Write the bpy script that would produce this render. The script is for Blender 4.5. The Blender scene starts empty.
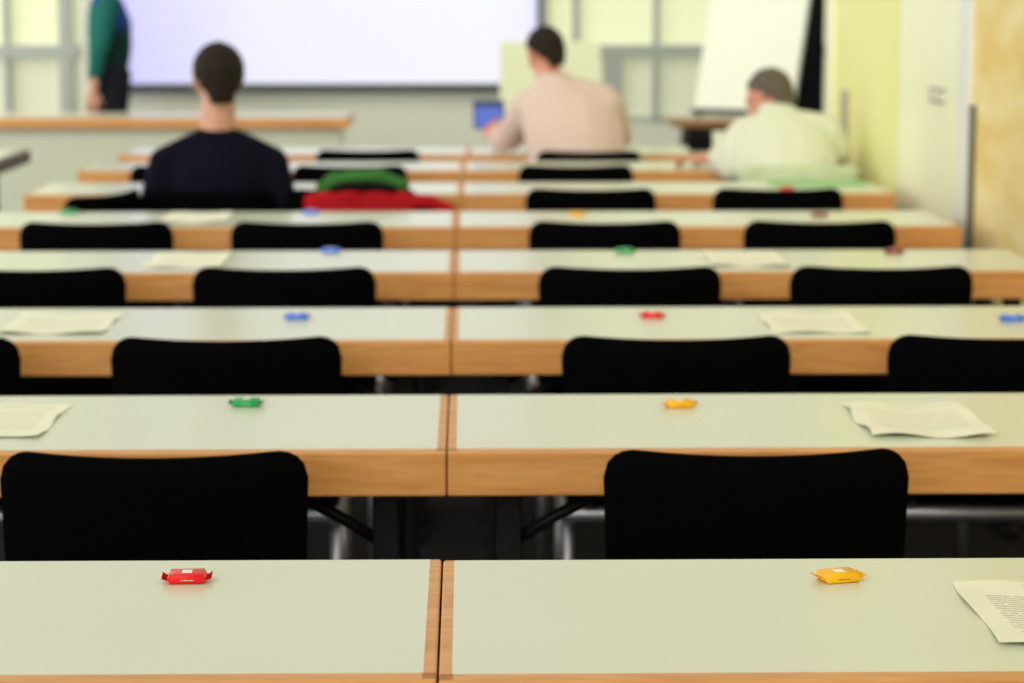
import bpy, bmesh, math, random
from mathutils import Vector, Matrix, Euler
random.seed(7)
S = bpy.context.scene
COL = S.collection
PI = math.pi

# ------------------------------------------------------------------ camera numbers
F, PITCH, CAMZ, CAMX = 2430.0, 0.14205, 1.4569, 0.032
YAW = math.atan(46 / F)
cd = bpy.data.cameras.new('camera'); cam = bpy.data.objects.new('camera', cd); COL.objects.link(cam)
cd.sensor_width = 36; cd.lens = F / 1024 * 36
cam.location = (CAMX, 0, CAMZ)
cam.rotation_euler = (PI / 2 - PITCH, 0, -YAW)
cd.dof.use_dof = True; cd.dof.focus_distance = 3.0; cd.dof.aperture_fstop = 5.0
cd.clip_end = 100
S.camera = cam

def depth_at(y, z):           # distance along the room of a height z seen at image row y
    return (CAMZ - z) / math.tan(PITCH + math.atan((y - 341.5) / F))
def xat(px, d, z=.73):
    return CAMX + (px - 466) * (d * math.cos(PITCH) + (CAMZ - z) * math.sin(PITCH)) / F
def on(px, py, z=0.7305):
    d = depth_at(py, z); return Vector((xat(px, d), d, z))

# ------------------------------------------------------------------ materials
def mat(name, col, rough=.6, spec=.5, metal=0, emis=None, es=0, noise=None, bump=None, coat=0, sheen=0):
    m = bpy.data.materials.new(name); m.use_nodes = True
    nt = m.node_tree; b = nt.nodes['Principled BSDF']
    b.inputs['Base Color'].default_value = (*col, 1)
    b.inputs['Roughness'].default_value = rough
    b.inputs['Specular IOR Level'].default_value = spec
    b.inputs['Metallic'].default_value = metal
    b.inputs['Coat Weight'].default_value = coat
    b.inputs['Sheen Weight'].default_value = sheen
    if emis:
        b.inputs['Emission Color'].default_value = (*emis, 1); b.inputs['Emission Strength'].default_value = es
    if noise or bump:
        tc = nt.nodes.new('ShaderNodeTexCoord'); mp = nt.nodes.new('ShaderNodeMapping')
        nt.links.new(tc.outputs['Object'], mp.inputs['Vector'])
        nz = nt.nodes.new('ShaderNodeTexNoise'); nt.links.new(mp.outputs['Vector'], nz.inputs['Vector'])
        nz.inputs['Detail'].default_value = 6
        if noise:
            col2, scale, stretch = noise
            mp.inputs['Scale'].default_value = stretch
            nz.inputs['Scale'].default_value = scale
            r = nt.nodes.new('ShaderNodeValToRGB')
            r.color_ramp.elements[0].position = .32; r.color_ramp.elements[1].position = .68
            r.color_ramp.elements[0].color = (*col, 1); r.color_ramp.elements[1].color = (*col2, 1)
            nt.links.new(nz.outputs['Fac'], r.inputs['Fac']); nt.links.new(r.outputs['Color'], b.inputs['Base Color'])
        if bump:
            bn = nt.nodes.new('ShaderNodeBump'); bn.inputs['Strength'].default_value = bump[0]
            bn.inputs['Distance'].default_value = .004
            n2 = nt.nodes.new('ShaderNodeTexNoise'); n2.inputs['Scale'].default_value = bump[1]
            nt.links.new(tc.outputs['Object'], n2.inputs['Vector'])
            nt.links.new(n2.outputs['Fac'], bn.inputs['Height']); nt.links.new(bn.outputs['Normal'], b.inputs['Normal'])
    return m

def wood_mat(name, a, c, rough=.4, axis='X'):
    m = bpy.data.materials.new(name); m.use_nodes = True
    nt = m.node_tree; b = nt.nodes['Principled BSDF']; b.inputs['Roughness'].default_value = rough
    tc = nt.nodes.new('ShaderNodeTexCoord'); mp = nt.nodes.new('ShaderNodeMapping'); oi = nt.nodes.new('ShaderNodeObjectInfo')
    ad = nt.nodes.new('ShaderNodeVectorMath'); ad.operation = 'ADD'
    nt.links.new(tc.outputs['Object'], ad.inputs[0]); nt.links.new(oi.outputs['Location'], ad.inputs[1])
    nt.links.new(ad.outputs[0], mp.inputs['Vector'])
    mp.inputs['Scale'].default_value = (2.2, 16, 26) if axis == 'X' else (16, 2.2, 26)
    nz = nt.nodes.new('ShaderNodeTexNoise'); nz.inputs['Scale'].default_value = 1.3; nz.inputs['Detail'].default_value = 5
    nz.inputs['Distortion'].default_value = 1.6
    nt.links.new(mp.outputs['Vector'], nz.inputs['Vector'])
    wv = nt.nodes.new('ShaderNodeTexNoise'); wv.inputs['Scale'].default_value = 6; wv.inputs['Detail'].default_value = 8
    nt.links.new(mp.outputs['Vector'], wv.inputs['Vector'])
    mx = nt.nodes.new('ShaderNodeMath'); mx.operation = 'MULTIPLY_ADD'; mx.inputs[1].default_value = .35
    nt.links.new(wv.outputs['Fac'], mx.inputs[0])
    ml = nt.nodes.new('ShaderNodeMath'); ml.operation = 'MULTIPLY'; ml.inputs[1].default_value = .65
    nt.links.new(nz.outputs['Fac'], ml.inputs[0]); nt.links.new(ml.outputs[0], mx.inputs[2])
    r = nt.nodes.new('ShaderNodeValToRGB'); r.color_ramp.elements[0].position = .36; r.color_ramp.elements[1].position = .62
    r.color_ramp.elements[0].color = (*a, 1); r.color_ramp.elements[1].color = (*c, 1)
    nt.links.new(mx.outputs[0], r.inputs['Fac']); nt.links.new(r.outputs['Color'], b.inputs['Base Color'])
    return m

def paper_mat(name, text):
    m = bpy.data.materials.new(name); m.use_nodes = True
    nt = m.node_tree; N = nt.nodes; Lk = nt.links.new; b = N['Principled BSDF']
    b.inputs['Roughness'].default_value = .75; b.inputs['Specular IOR Level'].default_value = .2
    base = (.88, .88, .70, 1)
    uv = N.new('ShaderNodeTexCoord'); sp = N.new('ShaderNodeSeparateXYZ'); Lk(uv.outputs['UV'], sp.inputs[0])
    def math_(op, a, bb=None):
        n = N.new('ShaderNodeMath'); n.operation = op
        for i, v in enumerate((a, bb)):
            if v is None: continue
            if isinstance(v, (int, float)): n.inputs[i].default_value = v
            else: Lk(v, n.inputs[i])
        return n.outputs[0]
    u, v = sp.outputs['X'], sp.outputs['Y']
    rows = math_('MULTIPLY', v, 30.0); fr = math_('FRACT', rows); fl = math_('FLOOR', rows)
    line = math_('MULTIPLY', math_('GREATER_THAN', fr, .30), math_('LESS_THAN', fr, .72))
    cb = N.new('ShaderNodeCombineXYZ'); Lk(math_('MULTIPLY', u, 34.0), cb.inputs[0]); Lk(math_('MULTIPLY', fl, 3.7), cb.inputs[1])
    nz = N.new('ShaderNodeTexNoise'); nz.inputs['Scale'].default_value = 1.0; nz.inputs['Detail'].default_value = 1
    Lk(cb.outputs[0], nz.inputs['Vector'])
    words = math_('GREATER_THAN', nz.outputs['Fac'], .38)
    def band(x, lo, hi): return math_('MULTIPLY', math_('GREATER_THAN', x, lo), math_('LESS_THAN', x, hi))
    body = math_('MULTIPLY', band(u, .14, .88), band(v, .24, .76))
    head = math_('MULTIPLY', band(u, .40, .90), band(v, .86, .95))
    foot = math_('MULTIPLY', band(u, .16, .60), band(v, .17, .20))
    area = math_('MAXIMUM', math_('MAXIMUM', body, head), foot)
    mask = math_('MULTIPLY', math_('MULTIPLY', line, words), math_('MULTIPLY', area, text))
    mx = N.new('ShaderNodeMix'); mx.data_type = 'RGBA'
    Lk(mask, mx.inputs['Factor']); mx.inputs['A'].default_value = base; mx.inputs['B'].default_value = (.22, .22, .19, 1)
    Lk(mx.outputs['Result'], b.inputs['Base Color'])
    return m

M = {}
M['laminate'] = mat('pale_laminate', (.69, .735, .57), .24, .5, noise=((.715, .755, .60), 3, (1, 1, 1)))
M['wood'] = wood_mat('beech_wood', (.58, .245, .060), (.74, .36, .11), .42)
M['black_metal'] = mat('black_metal', (.005, .005, .006), .5, .25)
M['black_fabric'] = mat('black_fabric', (.0014, .0014, .0018), .95, .04, bump=(.3, 900))
M['chrome'] = mat('silver_metal', (.42, .43, .48), .35, .5, metal=.8)
M['floor'] = mat('dark_carpet', (.014, .013, .014), .95, .1, noise=((.028, .026, .027), 60, (1, 1, 1)), bump=(.5, 400))
M['wall_grey'] = mat('grey_green_wall', (.74, .77, .64), .7, .2, noise=((.78, .80, .67), 2, (1, 1, 1)))
M['yellow'] = mat('yellow_paint', (.92, .91, .36), .6, .3, noise=((.94, .93, .42), 2, (1, 1, 1)))
M['cream'] = mat('cream_lacquer', (.97, .98, .64), .4, .4, noise=((.98, .98, .68), 1, (1, 1, 1)))
M['white_trim'] = mat('white_trim_paint', (.85, .86, .78), .4)
M['ochre'] = mat('sponged_ochre', (.84, .62, .21), .8, .2, noise=((.92, .82, .45), 9, (1, .32, 1)))
M['frame'] = mat('grey_window_frame', (.40, .44, .40), .5)
M['pane_up'] = mat('bright_frosted_pane', (.5, .5, .4), .5, .3, emis=(.78, .83, .45), es=.60)
M['pane_low'] = mat('dim_frosted_pane', (.5, .5, .42), .5, .3, emis=(.68, .72, .46), es=.44)
M['screen_frame'] = mat('dark_screen_frame', (.05, .055, .05), .5)
M['desk_panel'] = mat('pale_desk_panel', (.60, .63, .50), .6, .3)
M['dark_wood'] = mat('dark_brown_edge', (.09, .05, .035), .5)
M['brown_wood'] = wood_mat('brown_wood', (.24, .11, .035), (.36, .18, .07))
M['flip'] = mat('flip_paper', (.93, .95, .82), .7, .2)
M['pale_green'] = mat('pale_green_sheet', (.90, .95, .66), .7, .2)
M['black_panel'] = mat('black_felt', (.010, .010, .013), .9, .1)
M['skin'] = mat('skin', (.66, .36, .25), .5, .4, noise=((.60, .30, .20), 25, (1, 1, 1)))
M['skin_red'] = mat('ruddy_skin', (.66, .30, .20), .5, .4, noise=((.60, .25, .17), 25, (1, 1, 1)))
M['hair_dark'] = mat('dark_brown_hair', (.010, .007, .005), .7, .2, noise=((.022, .013, .008), 160, (1, 1, .2)), bump=(.6, 220))
M['hair_grey'] = mat('grey_hair', (.085, .07, .055), .75, .2, noise=((.16, .13, .10), 160, (1, 1, .2)), bump=(.6, 220))
M['navy'] = mat('navy_knit', (.0045, .0045, .012), .95, .1, bump=(.3, 300))
M['pink'] = mat('pale_pink_cotton', (.65, .49, .43), .85, .2, noise=((.69, .54, .48), 5, (1, 1, 1)), bump=(.5, 14))
M['white_shirt'] = mat('off_white_cotton', (.69, .71, .56), .85, .2, noise=((.73, .75, .61), 5, (1, 1, 1)), bump=(.5, 14))
M['trousers'] = mat('dark_trousers', (.012, .013, .02), .9, .1)
M['shoe'] = mat('black_leather', (.01, .009, .008), .4)
M['teal'] = mat('teal_cloth', (.010, .12, .105), .85, .2)
M['jumper'] = mat('blue_and_dark_green_knit', (.01, .05, .2), .85, .2)
def two_tone(m, lo, hi, z0, z1):
    nt = m.node_tree; b = nt.nodes['Principled BSDF']; tc = nt.nodes.new('ShaderNodeTexCoord'); sp = nt.nodes.new('ShaderNodeSeparateXYZ')
    nt.links.new(tc.outputs['Object'], sp.inputs[0]); mr = nt.nodes.new('ShaderNodeMapRange'); nt.links.new(sp.outputs['Z'], mr.inputs[0])
    mr.inputs[1].default_value = z0; mr.inputs[2].default_value = z1
    mx = nt.nodes.new('ShaderNodeMix'); mx.data_type = 'RGBA'; nt.links.new(mr.outputs[0], mx.inputs['Factor'])
    mx.inputs['A'].default_value = (*lo, 1); mx.inputs['B'].default_value = (*hi, 1); nt.links.new(mx.outputs['Result'], b.inputs['Base Color'])
two_tone(M['jumper'], (.004, .030, .024), (.012, .055, .24), 1.20, 1.27)
M['blue_cloth'] = mat('blue_cloth', (.012, .055, .24), .85, .2)
M['eye'] = mat('eye', (.03, .02, .015), .1)
M['red_cloth'] = mat('red_cloth', (.50, .006, .012), .85, .2, noise=((.36, .004, .01), 9, (1, 1, 1)))
M['green_cloth'] = mat('green_cloth', (.03, .13, .025), .9, .2, noise=((.05, .19, .04), 12, (1, 1, 1)))
M['green_soft'] = mat('soft_green_cloth', (.56, .65, .43), .85, .2)
M['black_cloth'] = mat('black_cloth', (.006, .006, .006), .95, .1)
M['green_folder'] = mat('green_card', (.30, .55, .24), .6, .3)
M['cup'] = mat('white_card', (.85, .87, .76), .6)
M['tablet_body'] = mat('dark_blue_case', (.015, .025, .12), .4)
M['tablet_screen'] = mat('blue_lit_display', (.06, .10, .35), .3, emis=(.10, .18, .80), es=.38)
M['label_white'] = mat('white_label', (.9, .88, .82), .4)
M['ink'] = mat('dark_print', (.25, .10, .02), .5)
M['steel_dark'] = mat('dull_steel', (.17, .17, .13), .45, .5, metal=.3)
M['grey_strip'] = mat('grey_strip', (.42, .43, .34), .5)
for n, c in dict(red=(.80, .010, .012), yellow=(.95, .50, .010), green=(.006, .36, .09), blue=(.07, .22, .85), crimson=(.25, .01, .02)).items():
    M['wrap_' + n] = mat(n + '_glossy_wrapper', c, .38, .35)
M['paper'] = paper_mat('printed_paper', .55)
M['paper_soft'] = paper_mat('faintly_printed_paper', .25)

# ------------------------------------------------------------------ helpers
def children(o): return [c for c in o.children]
def tag(o, label=None, cat=None, group=None, kind=None):
    for k, v in (('label', label), ('category', cat), ('group', group), ('kind', kind)):
        if v: o[k] = v
    return o
def empty(name, loc=(0, 0, 0), rz=0):
    o = bpy.data.objects.new(name, None); COL.objects.link(o); o.location = loc; o.rotation_euler = (0, 0, rz)
    o.empty_display_size = .1
    return o
def link(name, bm, m, parent=None, smooth=True, loc=None, rot=None):
    bmesh.ops.recalc_face_normals(bm, faces=bm.faces)
    me = bpy.data.meshes.new(name); bm.to_mesh(me); bm.free()
    for mm in (m if isinstance(m, (list, tuple)) else [m]): me.materials.append(mm)
    if smooth:
        for p in me.polygons: p.use_smooth = True
    o = bpy.data.objects.new(name, me); COL.objects.link(o)
    if parent: o.parent = parent
    if loc: o.location = loc
    if rot: o.rotation_euler = rot
    return o
def copy_tree(o, parent=None):
    c = o.copy(); COL.objects.link(c); c.parent = parent
    for ch in children(o): copy_tree(ch, c)
    return c
def box(bm, x0, x1, y0, y1, z0, z1, bev=0, seg=2, mtx=None, mi=0):
    t = bmesh.new()
    bmesh.ops.create_cube(t, size=1)
    for v in t.verts:
        v.co = Vector(((x0 + x1) / 2 + v.co.x * (x1 - x0), (y0 + y1) / 2 + v.co.y * (y1 - y0), (z0 + z1) / 2 + v.co.z * (z1 - z0)))
    if bev: bmesh.ops.bevel(t, geom=t.edges[:], offset=bev, segments=seg, affect='EDGES', profile=.5)
    merge(bm, t, mtx, mi)
def merge(bm, t, mtx=None, mi=None):
    vs = {}
    for v in t.verts: vs[v.index] = bm.verts.new(mtx @ v.co if mtx else v.co)
    t.verts.index_update()
    for f in t.faces:
        try:
            nf = bm.faces.new([vs[v.index] for v in f.verts])
            if mi is not None: nf.material_index = mi
        except ValueError: pass
    t.free()
def tube(bm, pts, r, seg=10, closed=False):
    pts = [Vector(p) for p in pts]; n = len(pts); rings = []
    up = Vector((0, 0, 1))
    for i, p in enumerate(pts):
        a = pts[(i - 1) % n] if (closed or i > 0) else p
        b = pts[(i + 1) % n] if (closed or i < n - 1) else p
        t = (b - a).normalized()
        u = t.cross(up)
        if u.length < 1e-4: u = t.cross(Vector((1, 0, 0)))
        u.normalize(); w = t.cross(u)
        rr = r[i] if isinstance(r, (list, tuple)) else r
        rings.append([bm.verts.new(p + u * (rr * math.cos(k * 2 * PI / seg)) + w * (rr * math.sin(k * 2 * PI / seg))) for k in range(seg)])
    m_ = n if closed else n - 1
    for i in range(m_):
        A, B = rings[i], rings[(i + 1) % n]
        for k in range(seg): bm.faces.new((A[k], A[(k + 1) % seg], B[(k + 1) % seg], B[k]))
    if not closed: bm.faces.new(rings[0][::-1]); bm.faces.new(rings[-1])
def lathe(bm, prof, seg=24, c=(0, 0, 0)):
    rings = []
    for r, z in prof: rings.append([bm.verts.new((c[0] + r * math.cos(k * 2 * PI / seg), c[1] + r * math.sin(k * 2 * PI / seg), c[2] + z)) for k in range(seg)])
    for A, B in zip(rings, rings[1:]):
        for k in range(seg): bm.faces.new((A[k], A[(k + 1) % seg], B[(k + 1) % seg], B[k]))
    bm.faces.new(rings[0][::-1]); bm.faces.new(rings[-1])
def bx(*a, **k):
    bm = bmesh.new(); box(bm, *a, **k); return bm
def struct(name, bm, m, smooth=False):
    return tag(link(name, bm, m, smooth=smooth), kind='structure')

# ------------------------------------------------------------------ the room
BACK = 16.8
struct('floor', bx(-5, 3.6, -3, 17.2, -.08, 0), M['floor'])
WX = 1.70
struct('wall_right', bx(WX, WX + .28, -3, 8.0, 0, 3), M['ochre'])                 # sponged ochre part, nearest
struct('wall_right_far', bx(WX, WX + .28, 9.42, 11.2, 0, 3), M['yellow'])
struct('wall_return', bx(WX + .28, 3.4, 11.0, 11.2, 0, 3), M['yellow'])
struct('wall_alcove', bx(3.4, 3.6, 11.0, BACK, 0, 3), M['wall_grey'])
# cupboard-like cream door between the two wall parts
d1 = struct('door_1', bx(WX + .002, WX + .07, 8.20, 9.40, .02, 2.9, bev=.004), M['cream'])
hb = bmesh.new(); 
tube(hb, [(WX + .002, 8.62, 1.08), (WX - .022, 8.62, 1.08), (WX - .022, 8.62, 1.125), (WX + .002, 8.62, 1.125)], .006, 8)
h_ = link('door_handle', hb, M['chrome'], d1)
hb = bmesh.new(); tube(hb, [(WX + .002, 8.48, 1.08), (WX - .022, 8.48, 1.08), (WX - .022, 8.48, 1.125), (WX + .002, 8.48, 1.125)], .006, 8)
link('door_handle', hb, M['chrome'], d1)
tb = bmesh.new(); box(tb, WX - .012, WX + .10, 8.0, 8.2, 0, 3, bev=.004); struct('trim_1', tb, M['white_trim'])
tb = bmesh.new(); box(tb, WX + .10, WX + .28, 8.0, 9.42, 0, 3); struct('wall_behind_door', tb, M['cream'])
tb = bmesh.new(); box(tb, WX - .014, WX + .012, 7.93, 7.995, 0, 1.096, bev=.003); struct('trim_2', tb, M['steel_dark'])
tb = bmesh.new(); box(tb, WX - .012, WX + .02, 11.02, 11.22, 0, 3, bev=.004); struct('trim_3', tb, M['cream'])
tb = bmesh.new(); box(tb, WX - .016, WX + .0, 10.60, 10.72, .2, 1.04, bev=.003); struct('trim_4', tb, M['grey_strip'])

# back wall: solid bands with two window bands let into it
X_W1 = (-4.9, -2.62); X_W2 = (.60, 3.4)
wb = bmesh.new()
box(wb, -5, 3.6, BACK, BACK + .2, 0, .60)
box(wb, -5, 3.6, BACK, BACK + .2, 2.75, 3)
box(wb, X_W1[1], X_W2[0], BACK, BACK + .2, .60, 2.75)
box(wb, -5, X_W1[0], BACK, BACK + .2, .60, 2.75)
box(wb, X_W2[1], 3.6, BACK, BACK + .2, .60, 2.75)
# shallow joints between the wall boards
for x in (-2.0, -1.25, -.47, .12):
    box(wb, x - .012, x + .012, BACK - .006, BACK, .0, .86)
struct('wall_back', wb, M['wall_grey'])
struct('baseboard_back', bx(-5, 3.4, BACK - .02, BACK, 0, .09), M['frame'])
def window(name, x0, x1, bars, zbar=1.075):
    fb = bmesh.new()
    w = .07
    box(fb, x0, x1, BACK - .01, BACK + .05, .60, .615); box(fb, x0, x1, BACK - .03, BACK + .05, 2.69, 2.75)
    box(fb, x0, x1, BACK - .04, BACK + .05, zbar - .04, zbar + .035)
    for x, ww, z0, z1 in bars: box(fb, x - ww / 2, x + ww / 2, BACK - .035, BACK + .05, z0, z1)
    f = struct(name, bx(x0, x1, BACK + .10, BACK + .12, .60, 2.75), M['frame'])
    link('window_frame', fb, M['frame'], f, smooth=False)
    link('pane', bx(x0 + .01, x1 - .01, BACK + .055, BACK + .07, zbar, 2.74), M['pane_up'], f, smooth=False)
    link('pane', bx(x0 + .01, x1 - .01, BACK + .055, BACK + .07, .61, zbar), M['pane_low'], f, smooth=False)
    return f
window('window_1', X_W1[0], X_W1[1], [(xat(10, BACK), .035, .6, 2.75), (xat(69, BACK), .09, .6, 2.75), (-4.6, .05, .6, 2.75)])
window('window_2', X_W2[0], X_W2[1], [(xat(576, BACK), .05, .6, 2.75), (xat(613, BACK), .13, .60, 1.075), (xat(656, BACK), .04, .6, 2.75), (2.3, .05, .6, 2.75), (2.9, .05, .6, 2.75)])  # the broad short bar stands in for a patch of grey shading

# ------------------------------------------------------------------ projection screen
def make_screen():
    x0, x1, z0, z1 = xat(112, BACK - .1), xat(537, BACK - .1), .851, 2.52
    m = bpy.data.materials.new('lit_projection'); m.use_nodes = True
    nt = m.node_tree; b = nt.nodes['Principled BSDF']
    b.inputs['Base Color'].default_value = (.22, .22, .24, 1); b.inputs['Roughness'].default_value = .8
    tc = nt.nodes.new('ShaderNodeTexCoord'); gr = nt.nodes.new('ShaderNodeSeparateXYZ'); nt.links.new(tc.outputs['Generated'], gr.inputs[0])
    r = nt.nodes.new('ShaderNodeValToRGB'); e = r.color_ramp.elements
    e[0].position = 0; e[0].color = (.50, .47, .98, 1); e[1].position = 1; e[1].color = (.66, .66, .98, 1)
    for p, c in ((.10, (.60, .59, .97)), (.35, (.78, .78, .94)), (.85, (.83, .83, .93)), (.97, (.80, .80, .94))):
        n = e.new(p); n.color = (*c, 1)
    nt.links.new(gr.outputs['X'], r.inputs['Fac']); nt.links.new(r.outputs['Color'], b.inputs['Emission Color'])
    b.inputs['Emission Strength'].default_value = .90
    t = empty('projection_screen', ((x0 + x1) / 2, BACK - .1, z0))
    w = (x1 - x0) / 2
    link('screen_surface', bx(-w, w, -.012, .012, 0, z1 - z0), m, t, smooth=False)
    fb = bmesh.new()
    box(fb, -w - .035, w + .035, -.022, .03, -.055, 0); box(fb, -w - .035, w + .035, -.022, .03, z1 - z0, z1 - z0 + .05)
    for s in (-1, 1): box(fb, s * (w + .0175) - .0175, s * (w + .0175) + .0175, -.022, .03, 0, z1 - z0)
    link('screen_frame', fb, M['screen_frame'], t, smooth=False)
    for s in (-.8, .8): link('wall_bracket', bx(s - .03, s + .03, .03, .1, z1 - z0 - .3, z1 - z0 - .2), M['frame'], t, smooth=False)
    tag(t, 'large lit projection screen with a dark frame on the back wall', 'projection screen')
make_screen()

# ------------------------------------------------------------------ seminar tables
TL, TD, TH, TT = 1.597, .565, .73, .073
def make_table():
    t = empty('folding_table')
    hw = TL / 2
    fx, fy = .0145, .029
    link('tabletop', bx(-hw + fx, hw - fx, fy, TD - .0055, TH - TT + .004, TH + .0004), M['laminate'], t, smooth=False)
    fb = bmesh.new()
    def strip(x0, x1, y0, y1): box(fb, x0, x1, y0, y1, TH - TT, TH, bev=.0038, seg=3)
    strip(-hw, hw, 0, fy + .005); strip(-hw, hw, TD - .013, TD)
    strip(-hw, -hw + fx + .005, .002, TD - .002); strip(hw - fx - .005, hw, .002, TD - .002)
    link('wooden_edge', fb, M['wood'], t, smooth=False)
    for s in (-1, 1):
        xx = s * (hw - .10)
        for yy in (.10, TD - .10):
            b = bmesh.new(); box(b, xx - .022, xx + .022, yy - .018, yy + .018, .03, TH - TT, bev=.004); link('leg', b, M['black_metal'], t, smooth=False)
            b = bmesh.new(); tube(b, [(xx - s * .015, yy, .565), (xx - s * .08, yy, .605), (xx - s * .185, yy, TH - TT + .002)], .010, 10); link('brace', b, M['black_metal'], t)
        b = bmesh.new(); box(b, xx - .022, xx + .022, .02, TD - .02, 0, .03, bev=.006); link('foot', b, M['black_metal'], t, smooth=False)
        b = bmesh.new(); box(b, xx - .016, xx + .016, .118, TD - .118, .53, .60, bev=.003); link('crossbar', b, M['black_metal'], t, smooth=False)
    return t
NEAR = [2.53, 3.833, 5.085, 6.36, 7.62, 8.89, 10.09, 11.10]
ROW = ['in the row nearest the camera', 'in the second row from the camera', 'in the third row from the camera', 'in the fourth row from the camera',
       'in the fifth row from the camera', 'where the man in navy sits', 'where the grey-haired man sits',
       'where the man in pink sits']
tab0 = None
for k, d in enumerate(NEAR):
    for s, side in ((-1, 'left'), (1, 'right')):
        if tab0 is None: t = tab0 = make_table()
        else: t = copy_tree(tab0)
        t.location = (s * (TL / 2 + .0011) + (0, 0, 0, 0, 0, .014, .020, .045)[k], d + ((-.006 if s < 0 else -.012) if k == 0 else 0), 0)
        tag(t, 'grey-topped beech-edged table, %s half of the pair %s' % (side, ROW[k]), 'table', 'seminar tables set in paired rows')

# ------------------------------------------------------------------ chairs
def backrest_bm(w=.474, zt=.769, zb=.44, r=.05, th=.034):
    bm = bmesh.new(); n = 28; rows = 10
    F_, B_ = [], []
    for i in range(n + 1):
        u = -1 + 2 * i / n
        u = math.copysign(1 - (1 - abs(u)) ** 1.35, u) if abs(u) < 1 else u
        x = u * w / 2
        e = w / 2 - abs(x); c = r - math.sqrt(max(r * r - max(0, r - e) ** 2, 0)) if e < r else 0
        c = min(c, r * .97)
        top, bot = zt - c - .007 * (1 - u * u), zb + c
        fa, ba = [], []
        for j in range(rows + 1):
            v = j / rows; z = bot + (top - bot) * v
            sh = .955 + .045 * ((z - zb) / (zt - zb))
            y = -.045 + .055 * (u * u) - .05 * (z - zb) * 0.5
            edge = min(1, min(e / .02, (top - z) / .02 if j < rows else 0, 1)) if 0 < i < n else 0
            hth = th / 2 * (.45 + .55 * max(0, min(1, edge)))
            fa.append(bm.verts.new((x * sh, y - hth, z))); ba.append(bm.verts.new((x * sh, y + hth, z)))
        F_.append(fa); B_.append(ba)
    for i in range(n):
        for j in range(rows):
            bm.faces.new((F_[i][j], F_[i + 1][j], F_[i + 1][j + 1], F_[i][j + 1]))
            bm.faces.new((B_[i][j], B_[i][j + 1], B_[i + 1][j + 1], B_[i + 1][j]))
        bm.faces.new((F_[i][rows], F_[i + 1][rows], B_[i + 1][rows], B_[i][rows]))
        bm.faces.new((F_[i][0], B_[i][0], B_[i + 1][0], F_[i + 1][0]))
    for j in range(rows):
        bm.faces.new((F_[0][j], F_[0][j + 1], B_[0][j + 1], B_[0][j]))
        bm.faces.new((F_[n][j], B_[n][j], B_[n][j + 1], F_[n][j + 1]))
    return bm
def make_chair():
    t = empty('stacking_chair')
    link('backrest', backrest_bm(), M['black_fabric'], t)
    sb = bmesh.new(); box(sb, -.225, .225, .0, .44, .405, .455, bev=.022, seg=3); link('seat', sb, M['black_fabric'], t)
    f = bmesh.new(); pts = []
    for cx_, cy_, a0 in ((.205, .40, 0), (-.205, .40, 90), (-.205, .03, 180), (.205, .03, 270)):
        for q in range(4):
            a = math.radians(a0 + q * 30); pts.append((cx_ + .02 * math.cos(a), cy_ + .02 * math.sin(a), .388))
    tube(f, pts, .018, 10, closed=True); link('seat_frame', f, M['chrome'], t)
    for sx in (-1, 1):
        b = bmesh.new(); tube(b, [(sx * .218, .035, .388), (sx * .222, .0, .20), (sx * .226, -.03, .0)], .0125, 10); link('leg', b, M['chrome'], t)
        b = bmesh.new(); tube(b, [(sx * .218, .395, .388), (sx * .222, .41, .20), (sx * .226, .43, .0)], .0125, 10); link('leg', b, M['chrome'], t)
        b = bmesh.new(); tube(b, [(sx * .18, .03, .388), (sx * .18, -.02, .43), (sx * .18, .005 - .02, .52)], .010, 8); link('back_support', b, M['black_metal'], t)
    return t
chair0 = None
def chair(x, y, rz, label):
    global chair0
    if chair0 is None: c = chair0 = make_chair()
    else: c = copy_tree(chair0)
    c.location = (x, y, 0); c.rotation_euler = (0, 0, math.radians(rz))
    tag(c, label, 'chair', 'black padded chairs at the seminar tables')
    return c
OFF = .175
def ch(k, px, rz, pos):
    d = NEAR[k] - OFF
    return chair(xat(px, d), d + .01, rz, 'black chair %s, %s' % (pos, ROWC[k]))
ROWC = ['', 'second table row', 'third table row', 'fourth table row', 'fifth table row',
        'sixth table row', 'seventh table row', 'farthest table row']
ch(1, 153.5, -.4, 'left of the seam behind the red wrapped sweet'); ch(1, 757, .6, 'right of the seam behind the nearest yellow sweet')
ch(2, -95, 0, 'cut off by the left picture edge'); ch(2, 226, .4, 'just left of the seam'); ch(2, 676.5, 0, 'just right of the seam'); ch(2, 1005, -1.2, 'cut off by the right picture edge')
ch(3, 34, .5, 'leftmost and cut off by the picture edge'); ch(3, 284, 0, 'just left of the seam'); ch(3, 630, .4, 'just right of the seam'); ch(3, 883, -.8, 'rightmost')
ch(4, 97, .5, 'leftmost'); ch(4, 307, -.4, 'second from the left'); ch(4, 605, 0, 'third from the left'); ch(4, 821, -.8, 'rightmost')
chair(-1.245, 8.55, 66, 'black padded chair turned sideways, left of the man in the navy jumper')
chair(-.885, NEAR[5] - .20, 0, 'black padded chair on which the man in the navy jumper sits')
chair(-.375, NEAR[5] - OFF, 0, 'black padded chair under the red jacket, right of the man in navy')
ch(5, 591, 0, 'just right of the seam, behind the orange-yellow sweet'); ch(5, 779, -.5, 'rightmost, in front of the grey-haired man')
ch(6, 188, 0, 'leftmost, mostly hidden behind the man in navy'); ch(6, 350, .5, 'behind the green scarf'); ch(6, 576, 0, 'right of the seam, in front of the man in pink')
chair(1.37, 9.865, 0, 'black padded chair on which the grey-haired man in the white shirt sits')
ch(7, 368, 0, 'left of the seam'); chair(.58, 10.835, 0, 'black padded chair on which the man in the pale pink shirt sits')

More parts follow.
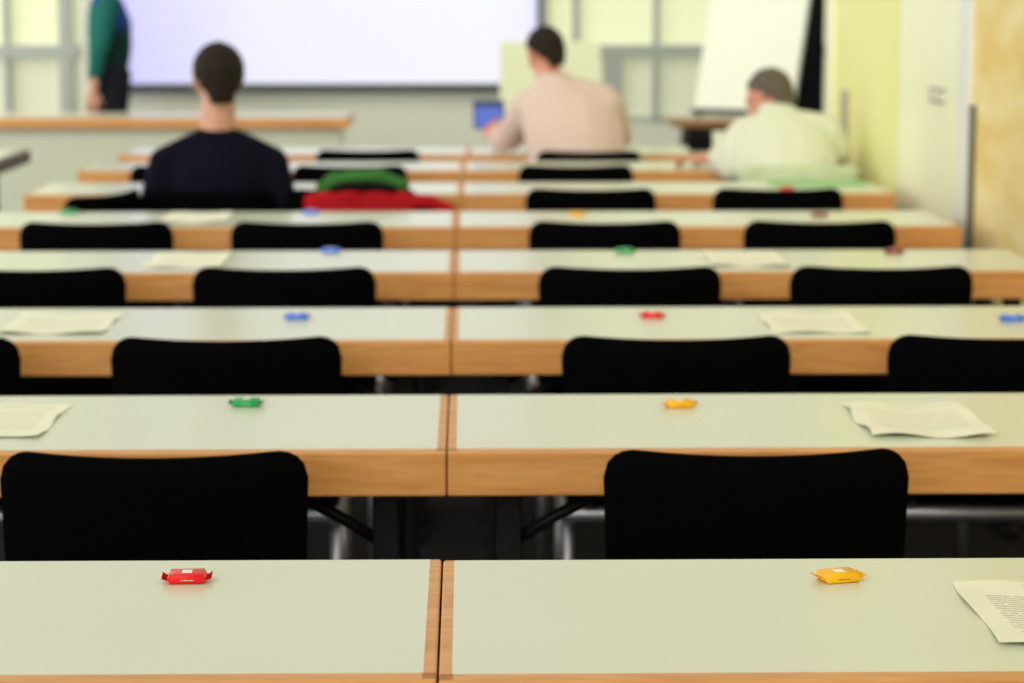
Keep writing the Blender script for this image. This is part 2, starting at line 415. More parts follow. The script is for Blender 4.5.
# ------------------------------------------------------------------ wrapped sweets
def make_sweet(color):
    t = empty('wrapped_sweet')
    bm = bmesh.new()
    box(bm, -.0240, .0240, -.0175, .0175, .0004, .0132, bev=.0030, seg=3)
    for v in bm.verts:
        if abs(v.co.x) > .0212: v.co.z = .0060 + (v.co.z - .0060) * .45
    wr = link('wrapper', bm, M['wrap_' + color], t)
    for s in (-1, 1):
        b = bmesh.new(); n = 10; rows = []
        for i in range(5):
            u = i / 4; x = s * (.0222 + .0088 * u); a = []
            for j in range(n + 1):
                v = j / n; zz = .0062 + (.0012 if j % 2 else -.0012) * u - .002 * u + .005 * u * u
                a.append(b.verts.new((x, (-.0170 + .034 * v) * (1 - .05 * math.sin(u * PI)), zz)))
            rows.append(a)
        for A, B in zip(rows, rows[1:]):
            for j in range(n): b.faces.new((A[j], A[j + 1], B[j + 1], B[j]))
        r = bmesh.ops.solidify(b, geom=b.faces[:], thickness=.0007)
        link('crimped_end', b, M['wrap_' + color], t, smooth=False)
    link('label_patch', bx(-.0062, .0062, -.0085, .0075, .0128, .01345), M['label_white'], wr, smooth=False)
    lb = bmesh.new(); x = -.008; rr = random.Random(3)
    while x < .008:
        w = rr.uniform(.0006, .0014); box(lb, x, x + w, -.0180, -.0172, .0052, .0046 + rr.choice((.0014, .002, .0014))); x += w + .0005
    link('lettering', lb, M['ink'] if color == 'yellow' else M['label_white'], wr, smooth=False)
    return t
proto = {}
def sweet(color, px, py, rz, label):
    if color not in proto: o = proto[color] = make_sweet(color)
    else: o = copy_tree(proto[color])
    p = on(px, py, .735)
    o.location = (p.x, p.y, .7302); o.rotation_euler = (0, 0, math.radians(rz))
    tag(o, label, 'sweet', 'wrapped sweets laid out on the tables')
sweet('red', 187, 576.5, 3, 'small red wrapped sweet on the left table nearest the camera')
sweet('yellow', 838, 578.5, 15, 'small yellow wrapped sweet on the right table nearest the camera')
sweet('green', 246.5, 402.5, -4, 'green wrapped sweet on the left table of the second row')
sweet('yellow', 679, 405, 8, 'yellow wrapped sweet on the right table of the second row')
sweet('blue', 297, 316.5, 4, 'blue wrapped sweet on the left table of the third row')
sweet('red', 652, 316, -5, 'red wrapped sweet on the right table of the third row')
sweet('blue', 1014, 320, 10, 'blue wrapped sweet at the right picture edge, third row')
sweet('blue', 331, 250.5, 0, 'blue wrapped sweet on the left table of the fourth row')
sweet('green', 625, 251.5, 5, 'green wrapped sweet on the right table of the fourth row')
sweet('crimson', 895, 252.5, -8, 'dark red wrapped sweet near the right end of the fourth row')
sweet('green', 70, 211.5, 0, 'green wrapped sweet on the left table of the fifth row')
sweet('blue', 311, 212, 6, 'blue wrapped sweet on the left table of the fifth row')
sweet('yellow', 577, 214.5, -5, 'orange-yellow wrapped sweet on the right table of the fifth row')
sweet('crimson', 820, 215.5, 0, 'dark red wrapped sweet on the right table of the fifth row')
sweet('red', 787, 189.5, 0, 'red wrapped sweet on the right table of the sixth row, beside the green jacket')

# ------------------------------------------------------------------ printed sheets
def sheet(cx_, cy_, rz, label, m, seed, w=.21, h=.297, amp=1.0):
    rr = random.Random(seed); bm = bmesh.new(); uvl = bm.loops.layers.uv.new('UVMap')
    nx, ny = 16, 22; ph = [rr.uniform(0, 6.28) for _ in range(4)]
    g = []
    for i in range(nx + 1):
        a = []
        for j in range(ny + 1):
            u, v = i / nx, j / ny
            z = .0012 + amp * (.0018 * (1 + math.sin(v * 11 + ph[0])) * (abs(u - .5) * 2) ** 1.5 + .0016 * (1 + math.sin(u * 9 + ph[1])) * (abs(v - .5) * 2) ** 2)
            x = (u - .5) * w + amp * .0022 * math.sin(v * 9 + ph[2]) * (1 - 2 * u) ; y = (v - .5) * h + amp * .004 * math.sin(u * 6 + ph[3])
            a.append(bm.verts.new((x, y, z)))
        g.append(a)
    for i in range(nx):
        for j in range(ny):
            f = bm.faces.new((g[i][j], g[i + 1][j], g[i + 1][j + 1], g[i][j + 1]))
            for lp, (a, b) in zip(f.loops, ((i, j), (i + 1, j), (i + 1, j + 1), (i, j + 1))): lp[uvl].uv = (a / nx, b / ny)
    o = link('printed_sheet', bm, m, loc=(cx_, cy_, .7300), rot=(0, 0, math.radians(rz)))
    tag(o, label, 'paper', 'printed sheets on the tables')
def sheet_px(px, py, rz, label, m, seed, **k):
    p = on(px, py); sheet(p.x, p.y, rz, label, m, seed, **k)
sheet(.738, 2.79, 0, 'sheet with rows of grey text on the right table nearest the camera', M['paper'], 1, amp=1.2)
sheet_px(918, 422.5, 0, 'wavy printed sheet on the right table of the second row', M['paper_soft'], 2, h=.32, amp=1.8)
sheet_px(-5, 420, 0, 'printed sheet cut off by the left edge, on the second row', M['paper_soft'], 3, h=.32)
sheet_px(62, 323, 0, 'printed sheet on the left table of the third row', M['paper_soft'], 4, w=.23, h=.33)
sheet_px(812, 324, 0, 'printed sheet on the right table of the third row', M['paper_soft'], 5, h=.33)
sheet_px(188, 260, 0, 'printed sheet on the left table of the fourth row', M['paper_soft'], 6, h=.36)
sheet_px(745, 260, 0, 'printed sheet on the right table of the fourth row', M['paper_soft'], 7, h=.36)
sheet_px(197, 217.5, 0, 'printed sheet on the left table of the fifth row', M['paper_soft'], 8, h=.36)

# ------------------------------------------------------------------ people
def sph(bm, c, r, sub=2):
    rr = r if isinstance(r, (tuple, list, Vector)) else (r, r, r)
    bmesh.ops.create_icosphere(bm, subdivisions=sub, radius=1, matrix=Matrix.Translation(Vector(c)) @ Matrix.Diagonal((*rr, 1)))
def hull(bm, items, sub=2, mtx=None):
    t = bmesh.new()
    for c, r in items: sph(t, c, r, sub)
    res = bmesh.ops.convex_hull(t, input=t.verts[:])
    junk = list({g for g in res['geom_interior'] if isinstance(g, bmesh.types.BMVert)})
    if junk: bmesh.ops.delete(t, geom=junk, context='VERTS')
    t.verts.index_update()
    merge(bm, t, mtx)
def chain(bm, items, mtx=None):
    for a, b in zip(items, items[1:]): hull(bm, [a, b], mtx=mtx)
def grow(items, d):
    return [(c, tuple(v + d for v in r) if isinstance(r, (tuple, list)) else r + d) for c, r in items]
def fuse(name, bm, m, voxel, parent=None, smooth=6):
    o = link(name, bm, m)
    rm = o.modifiers.new('r', 'REMESH'); rm.mode = 'VOXEL'; rm.voxel_size = voxel; rm.use_smooth_shade = True
    sm = o.modifiers.new('s', 'SMOOTH'); sm.iterations = smooth; sm.factor = .5
    bpy.context.view_layer.update()
    me = bpy.data.meshes.new_from_object(o.evaluated_get(bpy.context.evaluated_depsgraph_get()))
    old = o.data; o.modifiers.clear(); o.data = me; bpy.data.meshes.remove(old)
    me.name = name
    if not me.materials: me.materials.append(m)
    for p in me.polygons: p.use_smooth = True
    if parent: o.parent = parent
    return o
def hand(bm, wrist, direction, palm_n, side, curl=.5):
    """palm, four unequal fingers and a thumb; direction = towards the fingers, palm_n = out of the palm"""
    y = Vector(direction).normalized(); z = -Vector(palm_n); z = (z - y * z.dot(y)).normalized(); x = y.cross(z)
    mt = Matrix((( x.x, y.x, z.x, wrist[0]), (x.y, y.y, z.y, wrist[1]), (x.z, y.z, z.z, wrist[2]), (0, 0, 0, 1)))
    hull(bm, [((-.024, .015, 0), (.012, .014, .013)), ((.024, .015, 0), (.012, .014, .013)), ((-.033, .082, 0), (.010, .010, .011)), ((.033, .082, 0), (.010, .010, .011))], mtx=mt)
    for i, (fx, ln) in enumerate(((-.033, .070), (-.011, .080), (.011, .074), (.033, .058))):
        fx *= side
        p = Vector((fx, .085, 0)); a = 0; seg = []
        seg.append((tuple(p), .0088))
        for q, fr in enumerate((.45, .30, .25)):
            a += curl * (.5, .7, .5)[q]
            p = p + Vector((fx * .06, math.cos(a), -math.sin(a))) * (ln * fr)
            seg.append((tuple(p), .0084 - .0007 * q))
        chain(bm, seg, mtx=mt)
    th = [((-.026 * side, .022, -.004), .0135), ((-.050 * side, .050, -.014), .0108), ((-.058 * side, .078, -.026), .0094), ((-.055 * side, .100, -.034 - .01 * curl), .0082)]
    chain(bm, th, mtx=mt)
def head_bm(bm, M4):
    """head built about its own centre, facing +y; eyes at half height"""
    hull(bm, [((0, -.012, .030), (.076, .090, .082)), ((0, .018, .02), (.070, .070, .075))], sub=3, mtx=M4)
    hull(bm, [((0, .012, .0), (.066, .074, .06)), ((0, .042, -.070), (.040, .034, .030)), ((0, .062, -.098), (.019, .016, .014))], mtx=M4)
    hull(bm, [((0, -.045, .0), (.060, .05, .05)), ((0, -.040, -.05), (.052, .045, .03))], mtx=M4)
    hull(bm, [((0, .088, .005), (.008, .006, .012)), ((0, .112, -.030), (.011, .010, .009)), ((-.014, .097, -.036), (.008, .010, .007)), ((.014, .097, -.036), (.008, .010, .007))], mtx=M4)
    for s in (-1, 1):
        hull(bm, [((s * .022, .090, .022), (.016, .007, .006)), ((s * .040, .080, .018), (.010, .008, .006))], mtx=M4)
        hull(bm, [((s * .076, -.006, .012), (.006, .015, .018)), ((s * .080, -.012, .022), (.005, .016, .014)), ((s * .074, .002, -.022), (.006, .008, .009))], mtx=M4)
        hull(bm, [((s * .040, .062, -.022), (.020, .020, .014)), ((s * .046, .040, -.03), (.018, .02, .02))], mtx=M4)
    hull(bm, [((-.020, .084, -.060), (.008, .007, .004)), ((.020, .084, -.060), (.008, .007, .004)), ((0, .092, -.058), (.012, .007, .005))], mtx=M4)
    hull(bm, [((-.017, .083, -.071), (.008, .007, .005)), ((.017, .083, -.071), (.008, .007, .005)), ((0, .090, -.072), (.011, .007, .005))], mtx=M4)
def hair_bm(M4, thin=False):
    bm = bmesh.new(); t = bmesh.new()
    hull(t, [((0, -.012, .026), (.084, .100, .098)), ((0, -.044, -.048), (.068, .060, .052))], sub=4)
    bmesh.ops.subdivide_edges(t, edges=[e for e in t.edges if e.calc_length() > .02], cuts=3)
    bmesh.ops.triangulate(t, faces=t.faces[:])
    kill = []
    for v in t.verts:
        x, y, z = v.co
        if y > .02: line = .045 + .35 * (y - .02)          # high at the brow, low at the nape
        elif y > -.03: line = .005 + (.04 * (y + .03) / .05)
        else: line = -.080 + 1.7 * max(0, abs(x) - .035)
        if abs(x) > .055 and -.03 < y < .035: line = max(line, -.01)
        if z < line: kill.append(v)
    bmesh.ops.delete(t, geom=kill, context='VERTS')
    bmesh.ops.solidify(t, geom=t.faces[:], thickness=.014)
    for v in t.verts:
        v.co += Vector((math.sin(v.co.x * 190 + v.co.z * 90), math.sin(v.co.y * 170), math.sin(v.co.z * 210 + v.co.y * 60))) * .0012
    t.verts.index_update()
    merge(bm, t, M4); return bm

def person(loc, rz, P, label):
    """P: joint positions in the figure's own frame (feet at z 0, facing +y)"""
    tors = P['torso']; arms = P['arms']; legs = P['legs']; M4 = P['head']
    bm = bmesh.new()
    chain(bm, grow(tors, -.014))
    chain(bm, P['neck'])
    head_bm(bm, M4)
    for a in arms:
        chain(bm, grow(a['pts'], -.012)[:-1] + [a['pts'][-1]])
        w = Vector(a['pts'][-1][0])
        hand(bm, w, a['dir'], a['palm'], a['side'], a.get('curl', .5))
    for l in legs:
        chain(bm, grow(l[:-1], -.012) + [l[-1]])
        an = Vector(l[-1][0]); hull(bm, [((an.x, an.y - .03, .045), (.030, .03, .030)), ((an.x, an.y + .15, .032), (.036, .035, .018))])
    o = fuse('person', bm, P['skin'], .0055, None, 4)
    o.location = loc; o.rotation_euler = (0, 0, rz)
    tag(o, label, 'person')
    # clothes
    for nm, parts, m in P['clothes']:
        cb = bmesh.new()
        for it in parts: chain(cb, it)
        sh = fuse(nm, cb, m, .009, o, 8)
        if nm == 'shirt': shirt = sh
    for l in legs:
        an = Vector(l[-1][0]); sb = bmesh.new()
        hull(sb, [((an.x, an.y - .045, .045), (.036, .03, .045)), ((an.x, an.y + .05, .04), (.042, .05, .040)), ((an.x, an.y + .175, .028), (.042, .045, .028))])
        link('shoe', sb, M['shoe'], o)
    fuse('hair', hair_bm(M4), P['hair'], .0045, o, 6)
    for s in (-1, 1):
        eb = bmesh.new(); t = bmesh.new(); sph(t, (s * .031, .0835, .004), (.010, .0075, .0065), 2); merge(eb, t, M4); link('eye', eb, M['eye'], o)
    if 'collar' in P:
        cb = bmesh.new(); chain(cb, P['collar']); link('collar', cb, P['clothes'][0][2], shirt)
    return o
def HM(c, yaw=0, pitch=0, roll=0, s=1.0):
    return Matrix.Translation(Vector(c)) @ Euler((math.radians(-pitch), math.radians(roll), math.radians(yaw)), 'XYZ').to_matrix().to_4x4() @ Matrix.Scale(s, 4)
def seated_legs(dx=0):
    return [[((s * .095 + dx, .04, .535), (.095, .11, .085)), ((s * .13 + dx, .28, .53), .075), ((s * .14 + dx, .46, .50), .058), ((s * .14 + dx, .46, .30), .055), ((s * .14 + dx, .44, .09), .040)] for s in (-1, 1)]
def trousers(legs, r=.002):
    return [[(c, tuple(v + r for v in q) if isinstance(q, tuple) else q + r + .004) for c, q in l] for l in legs]

# man in the navy jumper
lg = seated_legs()
tors = [((0, .02, .56), (.175, .125, .09)), ((0, -.005, .68), (.180, .115, .08)), ((0, .015, .80), (.195, .122, .08)), ((0, .03, .870), (.195, .105, .05)), ((0, .035, .925), (.120, .080, .035)), ((0, .038, .975), (.066, .064, .014))]
yoke = [((-.185, .03, .862), .056), ((-.09, .035, .930), (.05, .06, .030)), ((0, .04, .965), (.07, .07, .025)), ((.09, .035, .930), (.05, .06, .030)), ((.185, .03, .862), .056)]
arms = [
    dict(side=s_, pts=[((s_ * .192, .03, .852), .060), ((s_ * .225, .0, .72), .057), ((s_ * .240, -.02, .625), .050), ((s_ * .19, .09, .640), .036), ((s_ * .14, .16, .632), .024)], dir=(-s_ * .3, .8, -.02), palm=(0, 0, -1), curl=.4) for s_ in (-1, 1)]
person((-.862, 8.775, 0), 0, dict(
    torso=tors, arms=arms, legs=lg, skin=M['skin'], hair=M['hair_dark'],
    neck=[((0, .035, .93), (.066, .062, .05)), ((0, .04, 1.00), (.066, .066, .03)), ((0, .05, 1.08), (.062, .066, .03))],
    head=HM((0, .065, 1.148), 12, 4, 0, 1.13),
    clothes=[('jumper', [tors, yoke] + [grow(a['pts'][:-1], .004) for a in arms], M['navy']), ('trousers', trousers(lg), M['trousers'])],
), 'man with short dark hair in a navy jumper, seated with his back to the camera')

# man in the pale pink shirt, leaning to his left over a tablet
lg = seated_legs(.02)
tors = [((.03, -.03, .57), (.205, .13, .10)), ((.02, -.045, .70), (.232, .145, .09)), ((.0, .02, .83), (.240, .150, .09)), ((-.02, .07, .955), (.225, .120, .075)), ((-.055, .09, 1.03), (.140, .095, .045)), ((-.085, .105, 1.085), (.080, .076, .016))]
yoke = [((-.195, .09, .97), .065), ((-.13, .09, 1.02), (.06, .07, .04)), ((-.07, .095, 1.045), (.08, .08, .035)), ((.03, .085, 1.035), (.07, .075, .045)), ((.135, .075, .985), .075)]
arms = [
    dict(side=-1, pts=[((-.21, .10, .945), .070), ((-.285, .20, .81), .066), ((-.315, .28, .80), .058), ((-.335, .36, .782), .046), ((-.355, .43, .786), .032)], dir=(-.15, .6, .55), palm=(.35, .5, -.35), curl=.7),
    dict(side=1, pts=[((.150, .075, .955), .080), ((.20, .13, .815), .068), ((.185, .26, .795), .056), ((.08, .38, .790), .044), ((.01, .42, .785), .032)], dir=(-.9, .2, 0), palm=(0, 0, -1), curl=.4)]
person((.52, 10.99, 0), 0, dict(
    torso=tors, arms=arms, legs=lg, skin=M['skin_red'], hair=M['hair_dark'],
    neck=[((-.09, .09, 1.01), (.072, .068, .05)), ((-.105, .115, 1.07), (.066, .064, .03)), ((-.118, .14, 1.13), (.062, .064, .03))],
    head=HM((-.125, .160, 1.185), 26, 16, -5, 1.04),
    clothes=[('shirt', [tors, yoke] + [grow(a['pts'][:-1], .005) for a in arms], M['pink']), ('trousers', trousers(lg), M['trousers'])],
    collar=[((-.082, .105, 1.075), (.082, .078, .020)), ((-.092, .118, 1.100), (.074, .074, .010))],
), 'heavy dark-haired man in a pale pink shirt, seated and leaning left over a tablet')

# grey-haired man in the white shirt, bent forward
lg = seated_legs(-.06)
tors = [((0, .0, .56), (.195, .125, .10)), ((0, -.005, .67), (.218, .125, .09)), ((0, .05, .78), (.212, .130, .08)), ((0, .13, .880), (.195, .115, .065)), ((-.01, .165, .940), (.130, .090, .04)), ((-.028, .20, .985), (.076, .072, .014))]
yoke = [((-.175, .15, .89), .062), ((-.10, .165, .935), (.055, .065, .035)), ((-.02, .18, .955), (.08, .08, .03)), ((.08, .165, .940), (.06, .07, .038)), ((.16, .15, .90), .066)]
arms = [
    dict(side=-1, pts=[((-.185, .15, .870), .064), ((-.222, .09, .79), .060), ((-.23, .06, .74), .053), ((-.275, .18, .782), .044), ((-.315, .26, .772), .030)], dir=(-.7, .5, -.02), palm=(0, 0, -1), curl=.5),
    dict(side=1, pts=[((.175, .15, .880), .068), ((.21, .15, .81), .062), ((.195, .28, .788), .053), ((.05, .38, .78), .043), ((-.03, .42, .77), .030)], dir=(-.9, .3, -.02), palm=(0, 0, -1), curl=.4)]
person((1.36, 9.95, 0), 0, dict(
    torso=tors, arms=arms, legs=lg, skin=M['skin_red'], hair=M['hair_grey'],
    neck=[((-.02, .17, .925), (.068, .064, .05)), ((-.03, .21, .96), (.062, .062, .03)), ((-.04, .24, .99), (.058, .060, .03))],
    head=HM((-.055, .27, 1.020), 48, 18, 0, 1.06),
    clothes=[('shirt', [tors, yoke] + [grow(a['pts'][:-1], .005) for a in arms], M['white_shirt']), ('trousers', trousers(lg), M['trousers'])],
    collar=[((-.026, .198, .978), (.080, .076, .020)), ((-.036, .215, 1.000), (.071, .071, .010))],
), 'grey-haired man in a white shirt, seated and bent forward at the right of the room')

# standing presenter, seen from the side; the head is above the picture
lg = [[((s * .09, 0, .95), (.095, .135, .10)), ((s * .10, .01, .70), .095), ((s * .10, .015, .50), .058), ((s * .10, -.01, .30), .056), ((s * .10, -.03, .09), .040)] for s in (-1, 1)]
tors = [((0, .0, 1.02), (.160, .135, .08)), ((0, .01, 1.12), (.155, .140, .08)), ((0, .01, 1.28), (.170, .140, .08)), ((0, -.005, 1.40), (.175, .110, .055)), ((0, -.01, 1.45), (.095, .070, .035))]
arms = [
    dict(side=1, pts=[((.195, -.01, 1.40), .060), ((.225, -.065, 1.125), .052), ((.225, -.08, 1.11), .047), ((.215, -.10, .97), .042), ((.205, -.115, .85), .029)], dir=(-.05, -.08, -1), palm=(-1, .2, 0), curl=.5),
    dict(side=-1, pts=[((-.195, -.01, 1.40), .060), ((-.235, -.02, 1.125), .052), ((-.235, -.01, 1.11), .047), ((-.225, .0, .98), .042), ((-.215, .01, .86), .029)], dir=(.05, .05, -1), palm=(1, .2, 0), curl=.5)]
person((-2.255, 15.72, 0), math.radians(-78), dict(
    torso=tors, arms=arms, legs=lg, skin=M['skin'], hair=M['hair_dark'],
    neck=[((0, -.01, 1.44), (.064, .060, .05)), ((0, .0, 1.50), (.056, .058, .03)), ((0, .015, 1.57), (.054, .058, .03))],
    head=HM((0, .03, 1.66), 0, 0, 0, 1.0),
    clothes=[('jumper', [tors], M['jumper']), ('jacket_sleeve', [grow(arms[0]['pts'][:-1], .010)], M['teal']), ('jacket_sleeve', [grow(arms[1]['pts'][:-1], .010)], M['teal']),
             ('jacket_back', [[((0, -.055, 1.06), (.145, .075, .09)), ((0, -.055, 1.22), (.155, .078, .08)), ((0, -.055, 1.36), (.165, .070, .06))]], M['teal']),
             ('trousers', trousers(lg), M['trousers'])],
), 'person standing beside the projection screen in a blue and teal top')

# tablet held by the man in pink
t = empty('tablet', (.142, 11.505, .893)); t.rotation_euler = (math.radians(-14), 0, math.radians(8))
tc_ = link('tablet_case', bx(-.075, .075, 0, .012, -.068, .068, bev=.004), M['tablet_body'], t, smooth=False)
link('tablet_display', bx(-.066, .066, -.002, .001, -.060, .040), M['tablet_screen'], tc_, smooth=False)
tag(t, 'small blue-lit tablet held up by the man in the pink shirt', 'tablet')

# ------------------------------------------------------------------ things left on chairs and tables
def cloth(name, m, chains, voxel=.010, fold=.006, seed=0):
    bm = bmesh.new()
    for c in chains: chain(bm, c)
    o = fuse(name, bm, m, voxel, None, 5)
    for v in o.data.vertices:
        x, y, z = v.co
        v.co += v.normal * (fold * math.sin(x * 55 + z * 22 + seed) * math.cos(z * 30 + x * 12))
    return o
yb = NEAR[5] - OFF
o = cloth('red_jacket', M['red_cloth'], [
    [((-.50, yb - .06, .735), (.045, .05, .025)), ((-.36, yb - .07, .748), (.05, .055, .022)), ((-.22, yb - .06, .738), (.05, .05, .028)), ((-.10, yb - .045, .715), (.045, .05, .030)), ((-.03, yb - .04, .700), (.03, .04, .022))],
    [((-.50, yb - .085, .735), (.045, .02, .02)), ((-.48, yb - .11, .56), (.05, .025, .03))],
    [((-.36, yb - .10, .74), (.05, .02, .02)), ((-.34, yb - .125, .52), (.06, .028, .03))],
    [((-.20, yb - .095, .735), (.05, .02, .02)), ((-.20, yb - .115, .55), (.05, .025, .03))],
    [((-.50, yb - .11, .56), (.05, .025, .03)), ((-.34, yb - .125, .52), (.06, .028, .03)), ((-.20, yb - .115, .55), (.05, .025, .03))],
    [((-.43, yb - .10, .66), (.08, .022, .08)), ((-.27, yb - .105, .66), (.08, .022, .08))],
    [((-.06, yb - .05, .70), (.045, .035, .03)), ((-.07, yb - .07, .52), (.045, .035, .03))]])
tag(o, 'red jacket draped over the chair back right of the man in navy', 'jacket')
o = cloth('green_scarf', M['green_cloth'], [
    [((-.475, yb - .035, .775), (.035, .05, .028)), ((-.42, yb - .03, .800), (.04, .055, .030)), ((-.33, yb - .03, .812), (.045, .06, .028)), ((-.25, yb - .03, .802), (.04, .055, .030)), ((-.20, yb - .035, .780), (.032, .05, .030))]], seed=2)
tag(o, 'green scarf bundled in an arch on top of the red jacket', 'scarf')
o = cloth('black_glove_bundle', M['black_cloth'], [[((-.42, yb - .075, .772), (.04, .03, .018)), ((-.32, yb - .08, .780), (.05, .032, .020)), ((-.235, yb - .075, .770), (.03, .03, .016))]], voxel=.007, fold=.003)
o.name = 'woollen_cap'
tag(o, 'black woollen bundle tucked between the green scarf and the red jacket', 'cap')
yc = 9.865
o = cloth('green_cardigan', M['green_soft'], [
    [((1.155, yc - .045, .744), (.05, .05, .024)), ((1.37, yc - .07, .750), (.05, .05, .022)), ((1.585, yc - .04, .746), (.05, .05, .024))],
    [((1.17, yc - .072, .73), (.045, .02, .02)), ((1.20, yc - .095, .56), (.05, .024, .03))],
    [((1.37, yc - .105, .74), (.05, .02, .02)), ((1.37, yc - .135, .56), (.05, .024, .03))],
    [((1.57, yc - .068, .73), (.045, .02, .02)), ((1.54, yc - .095, .56), (.05, .024, .03))],
    [((1.23, yc - .095, .66), (.06, .022, .08)), ((1.37, yc - .118, .66), (.06, .022, .08)), ((1.51, yc - .095, .66), (.06, .022, .08))]], seed=1)
tag(o, 'pale green cardigan draped over the chair of the grey-haired man', 'cardigan')
p = on(815, 183.5)
bm = bmesh.new(); box(bm, -.185, .185, -.09, .09, 0, .006, bev=.001); box(bm, -.180, .180, -.085, .088, .006, .011, bev=.001)
t = link('folder', bm, M['green_folder'], loc=(p.x, 9.335, .7306), rot=(0, 0, math.radians(-2)), smooth=False)
tag(t, 'pale green folder lying at the right end of the sixth table row', 'folder')
# small black bag and white paper cup on the farthest right table
t = empty('camera_bag', (xat(700, 11.35), 11.35, .7302))
bm = bmesh.new(); hull(bm, [((s * .040, q * .028, z), (.014, .014, .012)) for s in (-1, 1) for q in (-1, 1) for z in (.013, .060)]); link('bag_body', bm, M['black_cloth'], t)
bm = bmesh.new(); hull(bm, [((s * .040, q * .032, z), (.014, .012, .006)) for s in (-1, 1) for q in (-1, 1) for z in (.066, .072)]); link('flap', bm, M['black_cloth'], t)
bm = bmesh.new(); tube(bm, [(-.05, 0, .05), (-.045, 0, .085), (-.02, 0, .103), (.02, 0, .103), (.045, 0, .085), (.05, 0, .05)], .005, 8); link('carry_strap', bm, M['black_cloth'], t)
tag(t, 'small black bag on the farthest right table, left of the grey-haired man', 'bag')
bm = bmesh.new(); lathe(bm, [(.026, 0), (.030, .03), (.036, .090), (.0375, .093), (.034, .093), (.029, .035), (.026, .006)])
t = link('paper_cup', bm, M['cup'], loc=(xat(720, 11.30), 11.30, .7302)); tag(t, 'white paper cup on the farthest right table, beside the black bag', 'cup')

# ------------------------------------------------------------------ front of the room
# long front desk with a pale panel
x0, x1, y0, y1 = -3.6, xat(349, 14.48), 14.48, 15.12
t = empty('front_desk', (x0, y0, 0)); L = x1 - x0; W = y1 - y0
link('desk_top', bx(.02, L - .02, .022, W - .02, .67, .73), M['laminate'], t, smooth=False)
fb = bmesh.new(); box(fb, 0, L, 0, .022, .668, .7304, bev=.004); box(fb, 0, L, W - .02, W, .668, .7304, bev=.004); box(fb, 0, .02, .02, W - .02, .668, .7304, bev=.004); box(fb, L - .02, L, .02, W - .02, .668, .7304, bev=.004)
link('wooden_edge', fb, M['wood'], t, smooth=False)
link('front_panel', bx(.05, L - .05, .05, .075, .06, .668), M['desk_panel'], t, smooth=False)
for xx in (.06, L - .10): link('side_panel', bx(xx, xx + .04, .08, W - .06, 0, .668), M['desk_panel'], t, smooth=False)
tag(t, 'long presenter desk with a wooden edge and pale front panel, below the screen', 'desk')
# table along the left aisle
t = empty('side_table', (-2.035, 10.42, 0))
link('tabletop', bx(-1.2, -.02, .02, 1.05, .69, .73), M['laminate'], t, smooth=False)
fb = bmesh.new(); box(fb, -1.22, 0, 0, .02, .672, .7304, bev=.004); box(fb, -1.22, 0, 1.05, 1.07, .672, .7304, bev=.004); box(fb, -1.22, -1.20, .02, 1.05, .672, .7304, bev=.004)
link('wooden_edge', fb, M['wood'], t, smooth=False)
fb = bmesh.new(); box(fb, -.02, .02, .015, 1.06, .672, .7304, bev=.004); link('end_edge', fb, M['dark_wood'], t, smooth=False)
for xx in (-1.12, -.15):
    for yy in (.05, 1.0): link('leg', bx(xx - .022, xx + .022, yy - .022, yy + .022, 0, .69, bev=.004), M['black_metal'], t, smooth=False)
tag(t, 'side table with a dark end edge and black legs, along the left aisle', 'table')
# small brown table below the flip chart
xa, xb = xat(684, 14.0), xat(745, 14.0)
t = empty('small_table', (xa, 14.0, 0)); w = xb - xa
link('tabletop', bx(-.06, w, 0, .38, .695, .735, bev=.005), M['brown_wood'], t, smooth=False)
link('apron', bx(.02, w - .03, .02, .34, .58, .695), M['black_metal'], t, smooth=False)
for xx in (.03, w - .05):
    for yy in (.04, .32): link('leg', bx(xx - .016, xx + .016, yy - .016, yy + .016, 0, .66), M['black_metal'], t, smooth=False)
tag(t, 'small brown-topped table with black legs below the flip chart', 'table')
# flip chart easel
t = empty('flip_chart', ((1.425 + 2.06) / 2 - .01, 14.95, 0), math.radians(-32))
TLT = math.radians(-18)
w = .335; z0 = .735; hgt = 1.05
def lean(y, z): return (y + (z - z0) * math.tan(-TLT), z)
bm = bmesh.new(); mt = Matrix.Translation((0, 0, z0)) @ Matrix.Rotation(TLT, 4, 'X')
box(bm, -w, w, 0, .025, 0, hgt, bev=.003, mtx=mt); fb_ = link('board', bm, M['frame'], t, smooth=False)
bm = bmesh.new(); box(bm, -w + .004, w - .004, -.012, -.001, .02, hgt - .02, mtx=mt); link('paper_pad', bm, M['flip'], fb_, smooth=False)
bm = bmesh.new(); box(bm, -w, w, -.02, .03, hgt - .05, hgt - .005, mtx=mt); link('clamp_bar', bm, M['screen_frame'], t, smooth=False)
bm = bmesh.new(); box(bm, -w, w, -.06, .0, -.018, .0, mtx=mt); link('pen_tray', bm, M['screen_frame'], t, smooth=False)
for s in (-1, 1):
    bm = bmesh.new(); tube(bm, [(s * .30, .06, z0 + .1), (s * .36, -.22, 0)], .013, 10); link('leg', bm, M['screen_frame'], t)
bm = bmesh.new(); tube(bm, [(0, .30, z0 + .75), (0, .55, 0)], .013, 10); link('leg', bm, M['screen_frame'], t)
tag(t, 'white flip chart pad leaning back on its easel at the front right', 'flip chart')
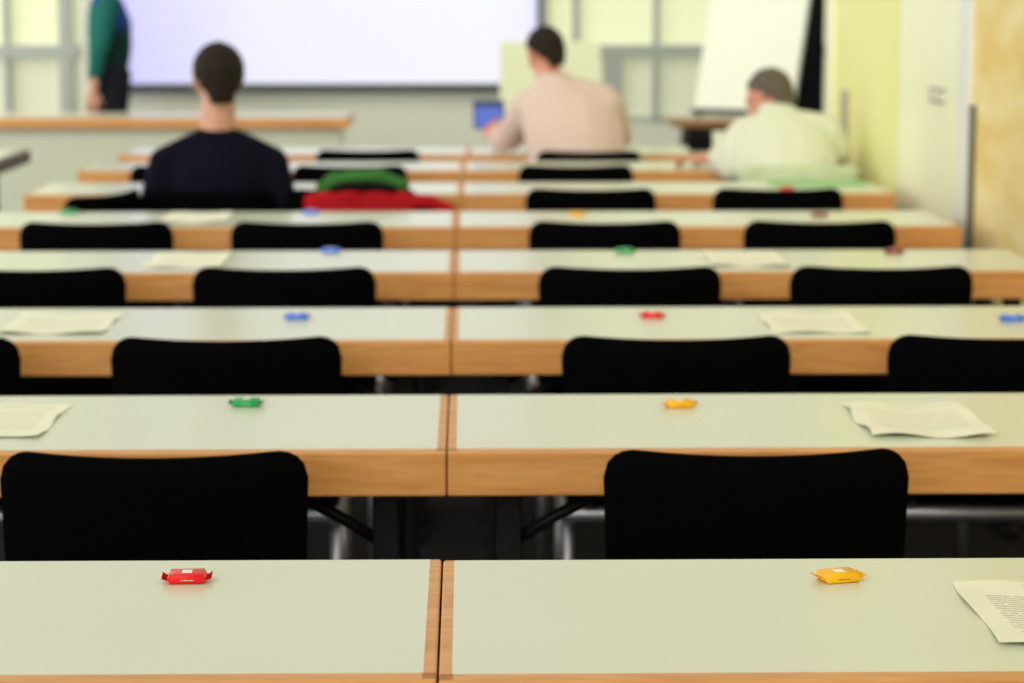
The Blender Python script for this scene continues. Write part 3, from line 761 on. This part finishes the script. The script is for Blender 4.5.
# black free-standing panel
xa, xb = xat(790, 15.9), xat(824, 15.9)
t = empty('partition_panel', ((xa + xb) / 2, 15.9, 0)); w = (xb - xa) / 2
link('panel', bx(-w, w, -.02, .02, .04, 1.95, bev=.004), M['black_panel'], t, smooth=False)
link('panel_frame', bx(-w - .006, -w, -.022, .022, .04, 1.95), M['black_metal'], t, smooth=False)
for s in (-1, 1): link('foot', bx(s * w * .8 - .02, s * w * .8 + .02, -.2, .2, 0, .04, bev=.006), M['black_metal'], t, smooth=False)
tag(t, 'tall narrow black panel standing right of the flip chart', 'panel')
# pale green board behind the man in pink
t = empty('display_board', ((.245 + .87) / 2, 15.2, 0))
link('board', bx(-.3125, .3125, -.012, .012, .66, 1.165, bev=.003), M['pale_green'], t, smooth=False)
for s in (-1, 1):
    link('post', bx(s * .25 - .012, s * .25 + .012, .012, .036, .03, 1.0), M['frame'], t, smooth=False)
    link('foot', bx(s * .25 - .015, s * .25 + .015, -.17, .17, 0, .03, bev=.005), M['frame'], t, smooth=False)
tag(t, 'pale green display board on two posts behind the man in pink', 'board')

# ------------------------------------------------------------------ light
w = bpy.data.worlds.new('daylight'); S.world = w; w.use_nodes = True
bg = w.node_tree.nodes['Background']; bg.inputs[0].default_value = (1.0, .99, .88, 1); bg.inputs[1].default_value = .72
def area(name, loc, rot, sx, sy, e, c):
    l = bpy.data.lights.new(name, 'AREA'); l.shape = 'RECTANGLE'; l.size = sx; l.size_y = sy; l.energy = e; l.color = c
    o = bpy.data.objects.new(name, l); COL.objects.link(o); o.location = loc; o.rotation_euler = rot; return o
area('left_fill_light', (-4.6, 11, 1.9), (0, math.radians(-90), 0), 2.0, 11, 110, (.97, .98, 1))  # added area lamp on the open left side, brightens the right wall
sl = bpy.data.lights.new('rear_fill_sun', 'SUN'); sl.energy = 1.45; sl.angle = math.radians(55); sl.color = (1, .95, .84)  # soft fill sun added behind the camera to brighten the table fronts
so = bpy.data.objects.new('rear_fill_sun', sl); COL.objects.link(so); so.location = (-2, -3, 4)
so.rotation_euler = Vector((.42, 1.0, -.50)).to_track_quat('-Z', 'Y').to_euler()
S.view_settings.view_transform = 'Standard'
S.view_settings.look = 'None'
S.view_settings.exposure = 0.0
